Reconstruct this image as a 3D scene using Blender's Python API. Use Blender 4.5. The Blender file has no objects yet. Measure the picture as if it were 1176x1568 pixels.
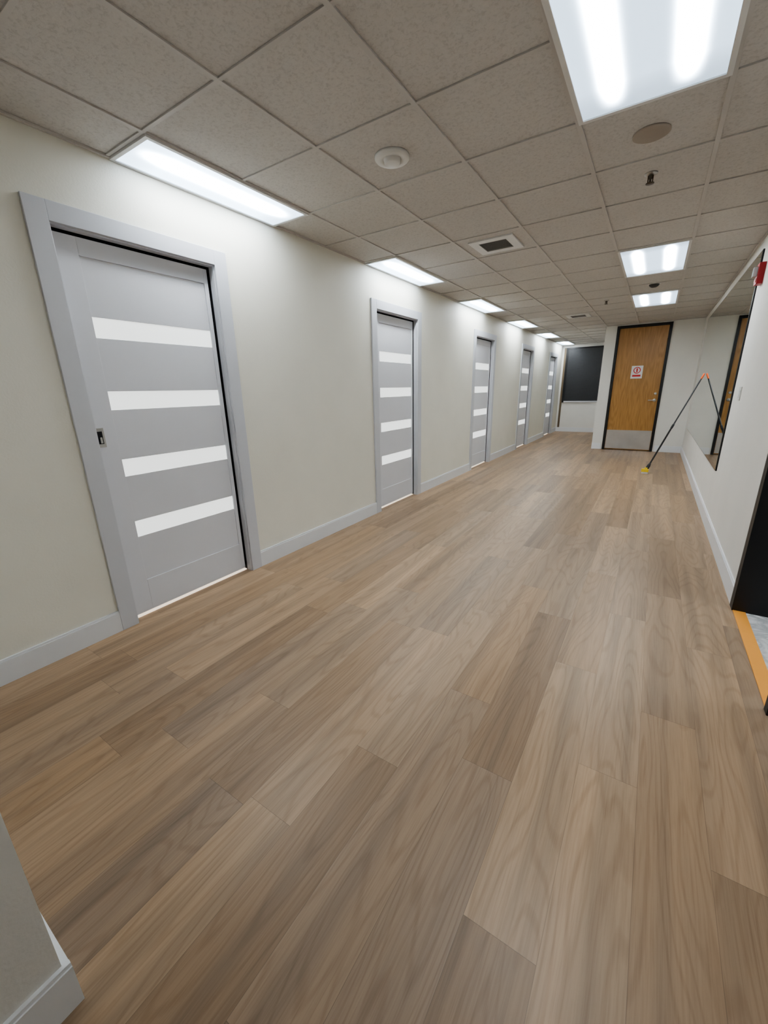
import bpy, bmesh, math, random
from mathutils import Matrix, Vector
random.seed(3)
S=bpy.context.scene
COL=S.collection
S.view_settings.view_transform='AgX'
try: S.view_settings.look='AgX - Medium High Contrast'
except Exception: pass
S.view_settings.exposure=0.32
# ---------------------------------------------------------------- materials
def new_mat(name):
    m=bpy.data.materials.new(name); m.use_nodes=True
    nt=m.node_tree; b=nt.nodes['Principled BSDF']
    return m,nt,b
def N(nt,t,**k):
    n=nt.nodes.new(t)
    for a,v in k.items(): setattr(n,a,v)
    return n
def math_n(nt,op,a,b=None,c=None):
    n=N(nt,'ShaderNodeMath',operation=op)
    for i,v in enumerate((a,b,c)):
        if v is None: continue
        if isinstance(v,(int,float)): n.inputs[i].default_value=v
        else: nt.links.new(v,n.inputs[i])
    return n.outputs[0]
def comb(nt,x,y,z):
    n=N(nt,'ShaderNodeCombineXYZ')
    for i,v in enumerate((x,y,z)):
        if isinstance(v,(int,float)): n.inputs[i].default_value=v
        else: nt.links.new(v,n.inputs[i])
    return n.outputs[0]
def noise(nt,vec,scale,detail=2,rough=.5,dist=0):
    n=N(nt,'ShaderNodeTexNoise'); nt.links.new(vec,n.inputs['Vector'])
    n.inputs['Scale'].default_value=scale; n.inputs['Detail'].default_value=detail
    n.inputs['Roughness'].default_value=rough; n.inputs['Distortion'].default_value=dist
    return n.outputs['Fac']
def ramp(nt,fac,stops):
    n=N(nt,'ShaderNodeValToRGB'); nt.links.new(fac,n.inputs[0])
    el=n.color_ramp.elements
    while len(el)<len(stops): el.new(.5)
    for e,(p,c) in zip(el,stops):
        e.position=p; e.color=(c[0],c[1],c[2],1)
    return n.outputs[0]
def mix(nt,fac,a,b,mode='MIX'):
    n=N(nt,'ShaderNodeMix',data_type='RGBA',blend_type=mode)
    for s,v in ((n.inputs[0],fac),(n.inputs[6],a),(n.inputs[7],b)):
        if isinstance(v,(int,float)): s.default_value=v
        elif isinstance(v,tuple): s.default_value=(v[0],v[1],v[2],1)
        else: nt.links.new(v,s)
    return n.outputs[2]
def bump(nt,b,h,strength,dist):
    n=N(nt,'ShaderNodeBump'); n.inputs['Strength'].default_value=strength; n.inputs['Distance'].default_value=dist
    nt.links.new(h,n.inputs['Height']); nt.links.new(n.outputs[0],b.inputs['Normal'])
def objco(nt):
    return N(nt,'ShaderNodeTexCoord').outputs['Object']

def simple(name,col,rough=.5,metal=0,vary=.04,bs=None,bstr=.1,bd=.001,emis=None,es=0,spec=None):
    m,nt,b=new_mat(name)
    co=objco(nt)
    f=noise(nt,co,3.0,3)
    c=ramp(nt,f,[(.3,tuple(x*(1-vary) for x in col)),(.7,tuple(min(1,x*(1+vary)) for x in col))])
    nt.links.new(c,b.inputs['Base Color'])
    b.inputs['Roughness'].default_value=rough; b.inputs['Metallic'].default_value=metal
    if bs: bump(nt,b,noise(nt,co,bs,3),bstr,bd)
    if emis: 
        b.inputs['Emission Color'].default_value=(*emis,1); b.inputs['Emission Strength'].default_value=es
    if spec is not None: b.inputs['Specular IOR Level'].default_value=spec
    return m

M={}
M['wall']=simple('wall_paint_cream',(.74,.72,.635),.6,vary=.02,bs=90,bstr=.35,bd=.002)
M['wallw']=simple('wall_paint_white',(.79,.775,.73),.6,vary=.02,bs=90,bstr=.35,bd=.002)
M['trim']=simple('trim_paint_grey',(.56,.57,.60),.4,vary=.015)
M['door']=simple('door_paint_grey',(.66,.665,.695),.42,vary=.015)
M['base']=simple('baseboard_paint_grey',(.69,.70,.715),.4,vary=.015)
M['basew']=simple('baseboard_paint_white',(.80,.81,.82),.4,vary=.015)
M['glass']=simple('frosted_glass_backlight_glow',(.85,.87,.86),.25,vary=.01,emis=(.97,1,.98),es=.75)  # emission stands in for lit rooms behind; no lamp sits there
M['black']=simple('black_metal_paint',(.008,.008,.009),.4,vary=.1)
M['gap']=simple('dark_pocket',(.01,.01,.012),.9)
M['doorleak']=simple('lit_floor_gap',(.9,.8,.68),.5,emis=(1,.86,.7),es=.7)  # cream glow imitates room light leaking under the doors
M['nickel']=simple('brushed_nickel',(.45,.44,.42),.35,1,bs=200,bstr=.05)
M['bronze']=simple('sprinkler_bronze',(.12,.10,.08),.4,1)
M['steel']=simple('stainless_kick_plate',(.62,.62,.62),.32,1,vary=.08,bs=150,bstr=.04)
M['tbar']=simple('ceiling_grid_paint',(.54,.515,.485),.6)
M['fixture']=simple('fixture_white',(.70,.69,.67),.4)
M['plastic']=simple('white_plastic',(.68,.67,.64),.4)
M['beige']=simple('beige_cover_plate',(.36,.31,.26),.6)
M['vent']=simple('vent_louvre_grey',(.28,.265,.25),.5)
M['ventb']=simple('vent_back_dark',(.06,.057,.053),.7)
M['red']=simple('red_plastic',(.40,.02,.03),.35)
M['lens']=simple('clear_lens',(.7,.75,.8),.1)
M['yellow']=simple('yellow_plastic',(.75,.55,.04),.4)
M['orange']=simple('orange_plastic',(.9,.14,.02),.4)
M['orangetrim']=simple('orange_transition_tape',(.80,.36,.07),.55)
M['pole']=simple('black_fibreglass',(.012,.012,.014),.35)
M['signw']=simple('sign_white',(.8,.8,.8),.4)
M['signr']=simple('sign_red',(.6,.03,.03),.4)
M['blind']=simple('dark_window_blind',(.038,.039,.042),.45)
M['oaktrim']=simple('brown_window_trim',(.18,.13,.08),.5)
# mirror
m,nt,b=new_mat('mirror_glass'); M['mirror']=m
b.inputs['Metallic'].default_value=1; b.inputs['Roughness'].default_value=.015
f=noise(nt,objco(nt),1.0,1); nt.links.new(ramp(nt,f,[(0,(.74,.80,.77)),(1,(.77,.82,.79))]),b.inputs['Base Color'])
# marble
m,nt,b=new_mat('white_marble_tile'); M['marble']=m
co=objco(nt); f=noise(nt,co,5,8,.65,1.5)
nt.links.new(ramp(nt,f,[(.35,(.75,.75,.74)),(.5,(.42,.43,.44)),(.56,(.72,.72,.72))]),b.inputs['Base Color']); b.inputs['Roughness'].default_value=.25
# ceiling tile
m,nt,b=new_mat('acoustic_ceiling_tile'); M['tile']=m
co=objco(nt); n1=noise(nt,co,60,4,.65,.6); n2=noise(nt,co,14,3,.6)
nt.links.new(ramp(nt,n1,[(.36,(.49,.465,.44)),(.48,(.56,.535,.505)),(.7,(.585,.56,.53))]),b.inputs['Base Color'])
b.inputs['Roughness'].default_value=.9
h=math_n(nt,'ADD',n1,math_n(nt,'MULTIPLY',n2,.5)); bump(nt,b,h,.45,.005)
# oak veneer door
m,nt,b=new_mat('oak_veneer'); M['oak']=m
co=objco(nt); sp=N(nt,'ShaderNodeSeparateXYZ'); nt.links.new(co,sp.inputs[0])
v=comb(nt,math_n(nt,'MULTIPLY',sp.outputs[0],5),0,math_n(nt,'MULTIPLY',sp.outputs[2],.5))
f=noise(nt,v,1.2,2); r=math_n(nt,'MULTIPLY_ADD',math_n(nt,'SINE',math_n(nt,'MULTIPLY',f,70)),.5,.5)
v2=comb(nt,math_n(nt,'MULTIPLY',sp.outputs[0],120),0,math_n(nt,'MULTIPLY',sp.outputs[2],4))
g=math_n(nt,'ADD',math_n(nt,'MULTIPLY',r,.25),math_n(nt,'MULTIPLY',noise(nt,v2,1,3),.75))
nt.links.new(ramp(nt,g,[(.25,(.33,.165,.05)),(.55,(.43,.23,.075)),(.8,(.50,.28,.10))]),b.inputs['Base Color'])
b.inputs['Roughness'].default_value=.35
# vinyl plank floor
m,nt,b=new_mat('vinyl_oak_plank'); M['floor']=m
W,L=.205,1.345
co=objco(nt); sp=N(nt,'ShaderNodeSeparateXYZ'); nt.links.new(co,sp.inputs[0]); X,Y=sp.outputs[0],sp.outputs[1]
xs=math_n(nt,'DIVIDE',math_n(nt,'ADD',X,20*W+.055),W); row=math_n(nt,'FLOOR',xs); fx=math_n(nt,'FRACT',xs)
wn=N(nt,'ShaderNodeTexWhiteNoise',noise_dimensions='1D'); nt.links.new(row,wn.inputs['W'])
ends={0:1.485,1:1.935,2:1.29,-1:2.115,-2:1.26,-3:1.61,-4:1.08,-5:.68,-8:.68}
val=math_n(nt,'MULTIPLY',wn.outputs['Value'],L); 
def sel(a,mask,v): # a*(1-mask)+v*mask
    return math_n(nt,'MULTIPLY_ADD',mask,math_n(nt,'SUBTRACT',v,a),a)
for k_,e_ in ends.items():
    val=sel(val,math_n(nt,'COMPARE',row,k_+20,.1),e_)
ys=math_n(nt,'ADD',math_n(nt,'DIVIDE',math_n(nt,'SUBTRACT',Y,val),L),50); idy=math_n(nt,'FLOOR',ys); fy=math_n(nt,'FRACT',ys)
wn2=N(nt,'ShaderNodeTexWhiteNoise',noise_dimensions='2D'); nt.links.new(comb(nt,row,idy,0),wn2.inputs['Vector'])
sc=N(nt,'ShaderNodeSeparateColor'); nt.links.new(wn2.outputs['Color'],sc.inputs[0])
r1,r2,r3=sc.outputs[0],sc.outputs[1],sc.outputs[2]
for k_,i_,v_ in ((-2,50,.05),(-1,49,.78),(0,50,.72),(0,49,.8),(-3,49,.5),(1,50,.4),(-1,50,.3)):
    mk=math_n(nt,'MULTIPLY',math_n(nt,'COMPARE',row,k_+20,.1),math_n(nt,'COMPARE',idy,i_,.1))
    r1=sel(r1,mk,v_)
basec=ramp(nt,r1,[(0,(.275,.19,.123)),(.3,(.37,.252,.155)),(.55,(.315,.228,.158)),(.8,(.43,.302,.193)),(1,(.375,.262,.17))])
off=math_n(nt,'MULTIPLY',r2,50)
cv=comb(nt,math_n(nt,'MULTIPLY',X,5.5),math_n(nt,'ADD',math_n(nt,'MULTIPLY',Y,.75),off),math_n(nt,'MULTIPLY',r3,30))
cf=noise(nt,cv,1,1.5,.4)
rings=math_n(nt,'MULTIPLY_ADD',math_n(nt,'SINE',math_n(nt,'MULTIPLY',cf,110)),.5,.5)
fv=comb(nt,math_n(nt,'MULTIPLY',X,170),math_n(nt,'ADD',math_n(nt,'MULTIPLY',Y,5),off),r3)
fine=noise(nt,fv,1,3,.6)
bv=comb(nt,math_n(nt,'MULTIPLY',X,15),math_n(nt,'ADD',math_n(nt,'MULTIPLY',Y,.45),off),r3)
broad=noise(nt,bv,1,1.5,.5)
c=mix(nt,1.0,basec,ramp(nt,rings,[(0,(.88,.86,.84)),(.3,(.99,.99,.99)),(1,(1.0,1.0,1.0))]),'MULTIPLY')
c=mix(nt,1.0,c,ramp(nt,fine,[(.3,(.86,.84,.82)),(.55,(1,1,1)),(.8,(1.06,1.06,1.06))]),'MULTIPLY')
c=mix(nt,1.0,c,ramp(nt,broad,[(.28,(.74,.75,.77)),(.5,(.97,.97,.97)),(.72,(1.12,1.11,1.09))]),'MULTIPLY')
ex=math_n(nt,'MINIMUM',fx,math_n(nt,'SUBTRACT',1,fx)); ey=math_n(nt,'MINIMUM',fy,math_n(nt,'SUBTRACT',1,fy))
sx=math_n(nt,'LESS_THAN',math_n(nt,'MULTIPLY',ex,W),.0008); sy=math_n(nt,'LESS_THAN',math_n(nt,'MULTIPLY',ey,L),.001)
seam=math_n(nt,'MAXIMUM',sx,sy)
c=mix(nt,math_n(nt,'MULTIPLY',seam,.4),c,(.08,.055,.04))
nt.links.new(c,b.inputs['Base Color'])
nt.links.new(math_n(nt,'MULTIPLY_ADD',fine,.14,.335),b.inputs['Roughness'])
b.inputs['Specular IOR Level'].default_value=.38
bump(nt,b,math_n(nt,'SUBTRACT',math_n(nt,'MULTIPLY',fine,.4),seam),.25,.001)
# light panel
def lamp_mat(name,base,peak,tubes,sep,sig):
    m,nt,b=new_mat(name)
    co=objco(nt); sp=N(nt,'ShaderNodeSeparateXYZ'); nt.links.new(co,sp.inputs[0])
    if tubes==2: d=math_n(nt,'SUBTRACT',math_n(nt,'ABSOLUTE',sp.outputs[0]),sep)
    else: d=math_n(nt,'SUBTRACT',sp.outputs[0],sep)
    d=math_n(nt,'DIVIDE',d,sig); g=math_n(nt,'POWER',2.718,math_n(nt,'MULTIPLY',math_n(nt,'MULTIPLY',d,d),-1))
    ye=math_n(nt,'MAXIMUM',math_n(nt,'SUBTRACT',.58,math_n(nt,'ABSOLUTE',sp.outputs[1])),0)
    ye=math_n(nt,'MINIMUM',math_n(nt,'MULTIPLY',ye,5),1)
    ye=math_n(nt,'POWER',ye,2)
    gy=math_n(nt,'MULTIPLY',g,ye)
    st=math_n(nt,'ADD',math_n(nt,'MULTIPLY',gy,peak),math_n(nt,'MULTIPLY_ADD',ye,base*.4,base*.6))
    st=math_n(nt,'MULTIPLY',st,math_n(nt,'MULTIPLY_ADD',noise(nt,co,260,2),.3,.85))
    b.inputs['Base Color'].default_value=(.7,.8,.9,1); b.inputs['Roughness'].default_value=.3
    nt.links.new(ramp(nt,gy,[(0,(.62,.80,1)),(.15,(.88,.95,1)),(1,(.93,.97,1))]),b.inputs['Emission Color'])
    nt.links.new(st,b.inputs['Emission Strength'])
    return m
M['lamp']=lamp_mat('fluorescent_diffuser',1.3,60,2,.14,.033)
M['lamp1']=lamp_mat('fluorescent_diffuser_narrow',3.5,50,1,0,.045)
# ---------------------------------------------------------------- mesh builder
class B:
    def __init__(s,name,loc=(0,0,0)):
        s.name=name; s.loc=loc; s.bm=bmesh.new(); s.mats=[]
    def mi(s,k):
        if k not in s.mats: s.mats.append(k)
        return s.mats.index(k)
    def box(s,x0,x1,y0,y1,z0,z1,k):
        vs=[s.bm.verts.new((x,y,z)) for x in (x0,x1) for y in (y0,y1) for z in (z0,z1)]
        for f in ((0,1,3,2),(4,6,7,5),(0,4,5,1),(2,3,7,6),(0,2,6,4),(1,5,7,3)):
            fc=s.bm.faces.new([vs[i] for i in f]); fc.material_index=s.mi(k)
        return vs
    def lathe(s,prof,k,center=(0,0,0),axis=Vector((0,0,1)),seg=32,smooth=True):
        q=Vector((0,0,1)).rotation_difference(Vector(axis).normalized()).to_matrix()
        rings=[]
        for r,h in prof:
            ring=[]
            for i in range(seg):
                a=2*math.pi*i/seg
                ring.append(s.bm.verts.new(q@Vector((r*math.cos(a),r*math.sin(a),h))+Vector(center)))
            rings.append(ring)
        for a,b2 in zip(rings,rings[1:]):
            for i in range(seg):
                f=s.bm.faces.new([a[i],a[(i+1)%seg],b2[(i+1)%seg],b2[i]]); f.material_index=s.mi(k); f.smooth=smooth
        for ring in (rings[0],rings[-1]):
            try:
                f=s.bm.faces.new(ring); f.material_index=s.mi(k)
            except Exception: pass
    def done(s,bevel=0):
        bmesh.ops.recalc_face_normals(s.bm,faces=s.bm.faces)
        me=bpy.data.meshes.new(s.name); s.bm.to_mesh(me); s.bm.free()
        for k in s.mats: me.materials.append(M[k])
        o=bpy.data.objects.new(s.name,me); o.location=s.loc; COL.objects.link(o)
        if bevel:
            md=o.modifiers.new('bevel','BEVEL'); md.width=bevel; md.segments=2; md.limit_method='ANGLE'
        return o
def empty(name,loc):
    e=bpy.data.objects.new(name,None); e.location=loc; COL.objects.link(e); return e
# ---------------------------------------------------------------- dims
XL,XR,ZC=-2.732,.649,2.739
YD=11.04; XC=-1.14; YF=15.0; YB=-2.6; XN=-1.025; YN=.08
T=.14; BBH=.14
doors=[.995,3.99,7.075,10.1,13.1]
DO0,DO1,DZ=.10,1.06,2.335
# floor
o=B('floor'); o.box(XL-.3,XR+.01,YB,YF,-.05,0,'floor'); o.done()
o=B('floor_side_room'); o.box(XR+.01,3.2,.5,5,-.05,0,'marble'); o.done()
# ceiling
o=B('ceiling'); o.box(XL-.14,3.2,YB-.1,YF+.1,ZC+.006,ZC+.06,'tile'); o.done()
# grid
GX,GY,t=-1.7385,1.448,.61
g=B('ceiling_grid_trim',(0,0,0))
for i in range(-1,5):
    x=GX+i*t
    if x>XR: continue
    for s0,s1,zz in ((-.012,.012,ZC-.002),): g.box(x+s0,x+s1,YB,YF,zz,ZC+.006,'tbar')
ys=[GY+j*t for j in range(-6,23)]
for j,y in enumerate(ys):
    g.box(XL,XR,y-.010,y+.010,ZC-.0015,ZC+.006,'tbar')
g.box(XL,XL+.02,YN,YF,ZC-.006,ZC+.006,'tbar'); g.box(XR-.02,XR,YB,YD,ZC-.006,ZC+.006,'tbar'); g.box(XC,XR,YD-.02,YD,ZC-.006,ZC+.006,'tbar')
g.done(.001)
# light panels
def panel(x0,x1,y0,y1,mat,off=0):
    cx,cy=(x0+x1)/2,(y0+y1)/2
    p=B('ceiling_light_panel',(cx+off,cy,ZC)); a,b_,c_,d_=x0-cx-off,x1-cx-off,y0-cy,y1-cy
    w=.022
    p.box(a,a+w,c_,d_,-.012,.004,'fixture'); p.box(b_-w,b_,c_,d_,-.012,.004,'fixture')
    p.box(a+w,b_-w,c_,c_+w,-.012,.004,'fixture'); p.box(a+w,b_-w,d_-w,d_,-.012,.004,'fixture')
    p.box(a+w,b_-w,c_+w,d_-w,-.006,.004,mat)
    p.done()
for k in (0,4,8,12,16,20):
    y=GY+k*t
    if y+1.22<YF: panel(XL+.003,GX-t-.0,y+.012,y+2*t-.012,'lamp1',.02)
for k in (0,6,10):
    y=GY+k*t; panel(GX+2*t+.005,GX+3*t-.005,y+.005,y+2*t-.005,'lamp')
# ---------------------------------------------------------------- walls
w=B('wall_left'); y=YN
for d in doors:
    w.box(XL-T,XL,y,d+DO0,0,ZC+.006,'wall'); w.box(XL-T,XL,d+DO0,d+DO1,DZ,ZC+.006,'wall'); y=d+DO1
w.box(XL-T,XL,y,YF,0,ZC+.006,'wall'); w.done()
w=B('wall_near_left'); w.box(XL-T,XN,YB,YN,0,ZC+.006,'wallw'); w.done()
w=B('wall_back'); w.box(XL-T,XR+T,YB-.1,YB,0,ZC+.006,'wallw'); w.done()
JN,JF=2.2,3.33
w=B('wall_right'); w.box(XR,XR+T,JF,YD+T,0,ZC+.006,'wallw'); w.box(XR,XR+T,YB,JN,0,ZC+.006,'wallw'); w.box(XR,XR+T,JN,JF,2.3,ZC+.006,'wallw'); w.done()
WD0,WD1,WDZ=-.914,.108,2.715
w=B('wall_entry'); w.box(XC,WD0,YD,YD+T,0,ZC+.006,'wallw'); w.box(WD1,XR,YD,YD+T,0,ZC+.006,'wallw'); w.box(WD0,WD1,YD,YD+T,WDZ,ZC+.006,'wallw'); w.box(XC,XC+T,YD+T,YF,0,ZC+.006,'wallw'); w.done()
w=B('wall_far'); w.box(XL-T,XC+T,YF,YF+T,0,ZC+.006,'wallw'); w.done()
w=B('wall_side_room'); w.box(3.2,3.3,.5,5,0,ZC,'wallw'); w.box(XR+T,3.2,5,5.1,0,ZC,'wallw'); w.box(XR+T,3.2,.4,.5,0,ZC,'wallw'); w.done()
panel(1.6,2.2,2.2,3.4,'lamp')  # unseen panel added to light the side room's marble floor
# baseboards
def bb(o,x0,x1,y0,y1,k,side):
    o.box(x0,x1,y0,y1,0,BBH-.012,k)
    e=.004
    o.box(x0+(e if side=='-x' else 0),x1-(e if side=='+x' else 0),y0+(e if side=='-y' else 0),y1-(e if side=='+y' else 0),BBH-.012,BBH,k)
o=B('baseboard_left'); y=YN
for d in doors:
    bb(o,XL,XL+.015,y,d,'base','+x'); y=d+1.16
bb(o,XL,XL+.015,y,YF,'base','+x'); o.done()
o=B('baseboard_right'); bb(o,XR-.015,XR,JF,YD,'basew','-x'); bb(o,XR-.015,XR,YB,JN-.05,'basew','-x'); o.done()
o=B('baseboard_entry'); bb(o,WD1+.03,XR-.015,YD-.015,YD,'basew','-y'); bb(o,XC,WD0-.03,YD-.015,YD,'basew','-y'); o.done()
o=B('baseboard_far'); bb(o,XL+.015,XC,YF-.015,YF,'basew','-y'); o.done()
o=B('baseboard_near_left'); bb(o,XN,XN+.015,YB,YN+.015,'basew','+x'); bb(o,XL+.015,XN,YN,YN+.015,'basew','+y'); o.done()
# ---------------------------------------------------------------- grey doors
for n,d in enumerate(doors):
    e=empty('door_%d'%(n+1),(XL,d,0))
    def add(o): 
        o.parent=e; return o
    c=B('casing')
    c.box(0,.018,0,.10,0,2.43,'trim'); c.box(0,.018,1.06,1.16,0,2.43,'trim'); c.box(0,.018,.10,1.06,DZ,2.43,'trim')
    add(c.done(.002))
    c=B('jamb')
    c.box(-T,0,.10,.108,0,DZ,'trim'); c.box(-.045,0,1.052,1.06,0,DZ,'trim'); c.box(-.045,0,.108,1.052,DZ-.008,DZ,'trim'); c.box(-T,-.10,.108,1.06,.03,DZ,'gap'); c.box(-.10,-.045,1.056,1.06,0,DZ,'gap')  # gap boxes: near-black colour stands in for shade around the slab
    c.box(-.10,-.045,.108,1.056,DZ-.004,DZ,'gap')
    add(c.done())
    s=B('slab'); f0,f1=-.09,-.05; zb,ztp=.025,2.312; ya,yb=.110,1.035; fa,fb=.235,1.005; za,zt_=.25,2.22
    s.box(f0,f1,ya,fa,zb,ztp,'door'); s.box(f0,f1,fb,yb,zb,ztp,'door'); s.box(f0,f1,fa,fb,zb,za,'door'); s.box(f0,f1,fa,fb,zt_,ztp,'door')
    strips=[(.562,.672),(.975,1.085),(1.39,1.50),(1.80,1.912)]
    z=za
    for a,b_ in strips:
        s.box(f0+.006,f1-.007,fa,fb,z,a,'door'); z=b_
    s.box(f0+.006,f1-.007,fa,fb,z,zt_,'door')
    add(s.done(.0015))
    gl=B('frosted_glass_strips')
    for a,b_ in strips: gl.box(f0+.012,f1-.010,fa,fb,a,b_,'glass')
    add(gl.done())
    leak=B('under_door_light_leak'); leak.box(-.12,-.055,.108,1.052,0,.008,'doorleak'); add(leak.done())  # glowing strip painted as light leaking under the slab, no real threshold
    if n==0:
        h=B('flush_pull')
        h.box(f1,f1+.004,.115,.165,1.175,1.29,'nickel'); h.box(f1+.004,f1+.005,.126,.154,1.195,1.27,'gap'); h.box(f1+.004,f1+.014,.134,.146,1.20,1.235,'nickel')
        add(h.done(.001))
# ---------------------------------------------------------------- oak entry door
e=empty('door_6',(0,YD,0))
c=B('frame'); fw=.05
c.box(WD0-.0,WD0+fw,-.02,T,0,WDZ,'black'); c.box(WD1-fw,WD1,-.02,T,0,WDZ,'black'); c.box(WD0+fw,WD1-fw,-.02,T,WDZ-fw,WDZ,'black'); o=c.done(.002); o.parent=e
c=B('leaf'); c.box(WD0+fw+.004,WD1-fw-.004,.02,.065,.012,WDZ-fw-.004,'oak'); o=c.done(.002); o.parent=e
c=B('kick_plate'); c.box(WD0+fw+.01,WD1-fw-.01,.016,.02,.03,.46,'steel'); o=c.done(); o.parent=e
c=B('lever_handle'); c.lathe([(.033,0),(.033,.008),(.028,.012),(.012,.014),(.012,.05)],'nickel',(-.005,.02,1.13),(0,-1,0)); c.box(-.125,.007,-.04,-.022,1.12,1.14,'nickel')
c.lathe([(.028,0),(.026,.012),(.012,.016)],'nickel',(-.005,.02,1.27),(0,-1,0)); o=c.done(.002); o.parent=e
c=B('door_sign'); c.box(-.53,-.31,.013,.02,1.60,1.87,'signw'); c.lathe([(.07,0),(.07,.002)],'signr',(-.42,.013,1.775),(0,-1,0)); c.lathe([(.052,0),(.052,.0022)],'signw',(-.42,.0125,1.775),(0,-1,0)); c.box(-.435,-.405,.0085,.0115,1.735,1.815,'signr'); c.box(-.50,-.34,.0115,.013,1.64,1.68,'signr'); o=c.done(); o.parent=e
# ---------------------------------------------------------------- far window
e=empty('window_1',(0,YF,0))
c=B('frame'); x0,x1,z0,z1=-2.55,-1.16,1.0,2.6
c.box(x0-.06,x0,-.03,0,z0-.05,z1+.05,'black'); c.box(x1-.03,x1,-.03,0,z0,z1,'black'); c.box(x0,x1,-.03,0,z1,z1+.05,'black'); c.box(x0,x1,-.035,0,z0-.04,z0,'trim'); c.box(x0-.12,x0-.06,-.02,0,.14,z1+.05,'oaktrim'); o=c.done(); o.parent=e
c=B('blind')
nsl=40
for i in range(nsl):
    za=z0+(z1-z0)*i/nsl; c.box(x0,x1-.03,-.016,-.008,za,za+(z1-z0)/nsl*.88,'blind')
c.box(x0,x1-.03,-.006,0,z0,z1,'gap'); o=c.done(); o.parent=e
# ---------------------------------------------------------------- mirror
o=B('wall_mirror'); MY0,MY1,MZ0,MZ1=5.38,10.3,.585,2.62
o.box(XR-.012,XR,MY0,MY1,MZ0,MZ1,'black'); o.box(XR-.014,XR-.012,MY0+.018,MY1-.006,MZ0+.006,MZ1-.006,'mirror'); o.done()
# side doorway frame (black)
o=B('trim_doorway_frame'); f=.05
o.box(XR-.018,XR+T+.1,JF-f,JF-.001,0,2.32,'black'); o.box(XR-.018,XR+T+.018,JN,JN+f,0,2.32,'black'); o.box(XR-.018,XR+T+.018,JN,JF,2.25,2.30,'black')
o.box(XR-.018,XR-.001,JF-.001,JF+.035,0,2.32,'black'); o.done(.002)
o=B('transition_strip'); o.box(XR-.012,XR+.055,JN+.05,JF-.05,0,.006,'orangetrim'); o.done(.002)
# ---------------------------------------------------------------- ceiling devices
o=B('ceiling_speaker',(-1.45,2.38,ZC+.006)); o.lathe([(.10,0),(.10,-.010),(.094,-.018),(.058,-.020),(.054,-.014),(.048,-.014),(.044,-.034),(.036,-.040),(.0,-.040)],'plastic'); o.done()
o=B('ceiling_cover_plate',(-.21,2.99,ZC+.006)); o.lathe([(.088,0),(.088,-.006),(.08,-.010),(0,-.010)],'beige'); o.done()
def sprk(x,y):
    o=B('fire_sprinkler',(x,y,ZC+.006)); o.lathe([(.038,0),(.036,-.006),(.018,-.012)],'nickel',seg=20); o.lathe([(.018,-.010),(.010,-.014),(.010,-.030),(.006,-.032),(.006,-.05),(.024,-.052),(.024,-.056),(0,-.056)],'bronze',seg=20)
    o.box(-.016,-.010,-.004,.004,-.052,-.012,'bronze'); o.box(.010,.016,-.004,.004,-.052,-.012,'bronze'); o.done()
sprk(-.217,3.5); sprk(-.85,7.8)
o=B('smoke_detector',(-.217,7.0,ZC+.006)); o.lathe([(.06,0),(.06,-.012),(.05,-.03),(.03,-.042),(0,-.044)],'ventb'); o.lathe([(.075,0),(.075,-.006),(.06,-.008)],'plastic'); o.done()
def vent(x,y,s,q):
    o=B('ceiling_air_vent',(x,y,ZC+.006))
    o.box(-s,s,-s,-q,-.012,0,'fixture');o.box(-s,s,q,s,-.012,0,'fixture');o.box(-s,-q,-q,q,-.012,0,'fixture');o.box(q,s,-q,q,-.012,0,'fixture')
    o.box(-q,q,-q,q,-.004,0,'ventb')
    n=14
    for i in range(n):
        yy=-q+2*q*(i+.5)/n; vs=o.box(-q,q,yy-.006,yy+.006,-.013,-.010,'vent')
        for v in vs:
            if v.co.y>yy: v.co.z+=.003
    o.done()
vent(GX+t/2,GY+4.5*t,.20,.125); vent(GX+t/2,GY+12.5*t,.20,.125)
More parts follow.
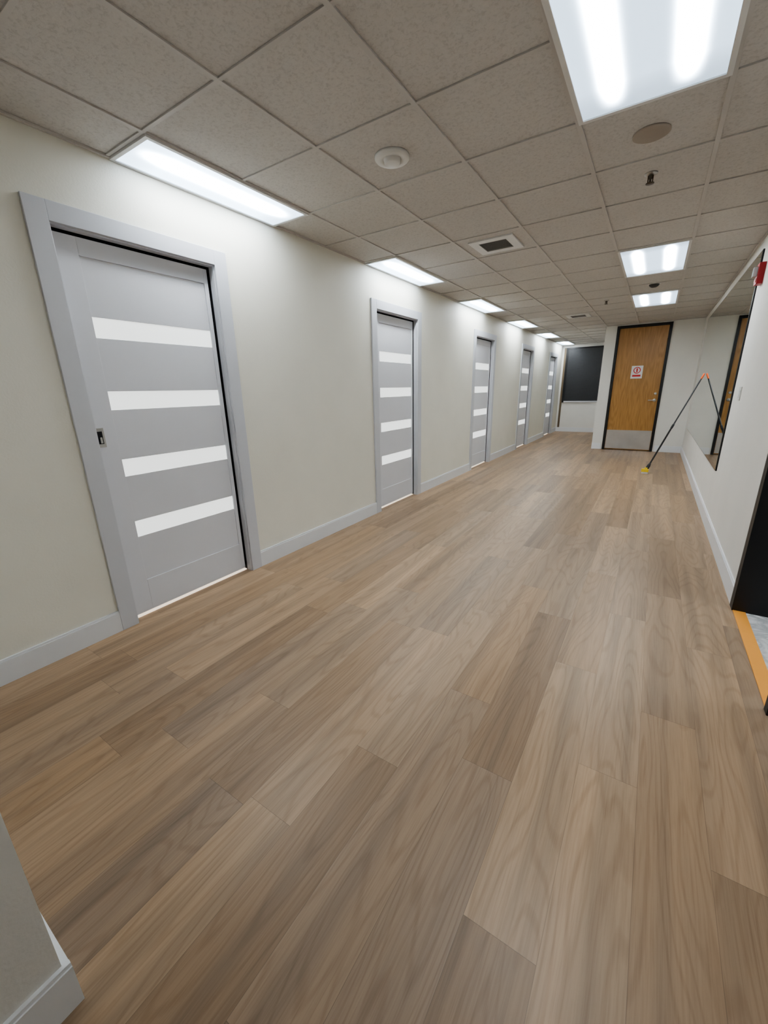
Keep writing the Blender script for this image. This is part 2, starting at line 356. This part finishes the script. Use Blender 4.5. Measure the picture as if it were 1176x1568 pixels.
# ---------------------------------------------------------------- right wall devices
o=B('fire_alarm_strobe',(XR,5.18,2.38)); o.box(-.045,.002,-.055,.055,-.085,.085,'red'); o.box(-.075,-.045,-.03,.03,-.02,.055,'lens'); o.box(-.05,-.045,-.04,.04,-.07,-.035,'red'); o.done(.006)
o=B('light_switch',(XR,5.0,1.37)); o.box(-.007,0,-.058,.058,-.06,.06,'plastic')
for yy in (-.024,.024): o.box(-.011,-.007,yy-.016,yy+.016,-.034,.034,'signw')
o.done(.002)
# ---------------------------------------------------------------- pole duster leaning on mirror
p0=Vector((.04,8.18,.05)); p1=Vector((XR-.03,8.62,1.62)); ax=p1-p0; Ln=ax.length
o=B('extension_pole_duster',p0)
o.lathe([(.013,.05),(.013,Ln*.45),(.017,Ln*.45),(.017,Ln*.49),(.0105,Ln*.49),(.0105,Ln-.09)],'pole',(0,0,0),ax,16)
o.lathe([(.013,Ln-.09),(.013,Ln-.01),(.009,Ln)],'orange',(0,0,0),ax,16)
o.lathe([(.012,.02),(.026,.04),(.028,.09),(.018,.13),(.013,.14)],'pole',(0,0,0),ax,16)
o.box(-.065,.04,-.04,.04,-.02,.03,'yellow'); 
for i in range(10):
    xx=-.06+.010*i; o.box(xx,xx+.007,-.035,.035,-.05,-.02,'signw')
o.box(-.02,.02,-.02,.02,.03,.055,'yellow')
o.done(.003)
# ---------------------------------------------------------------- world + camera
wd=bpy.data.worlds.new('world'); S.world=wd; wd.use_nodes=True
wd.node_tree.nodes['Background'].inputs[0].default_value=(.5,.5,.5,1); wd.node_tree.nodes['Background'].inputs[1].default_value=.02
yaw,pit,rol,f=.5802,.2929,.0228,617.53
F=Vector((-math.sin(yaw)*math.cos(pit),math.cos(yaw)*math.cos(pit),-math.sin(pit)))
R=Vector((math.cos(yaw),math.sin(yaw),0)); U=R.cross(F)
R2=R*math.cos(rol)-U*math.sin(rol); U2=R*math.sin(rol)+U*math.cos(rol)
cd=bpy.data.cameras.new('camera'); cam=bpy.data.objects.new('camera',cd); COL.objects.link(cam)
mat=Matrix((( R2.x,U2.x,-F.x,0),(R2.y,U2.y,-F.y,0),(R2.z,U2.z,-F.z,1.47),(0,0,0,1)))
cam.matrix_world=mat
cd.sensor_fit='HORIZONTAL'; cd.sensor_width=36; cd.lens=f/1176*36; cd.clip_start=.02; cd.clip_end=100
S.camera=cam
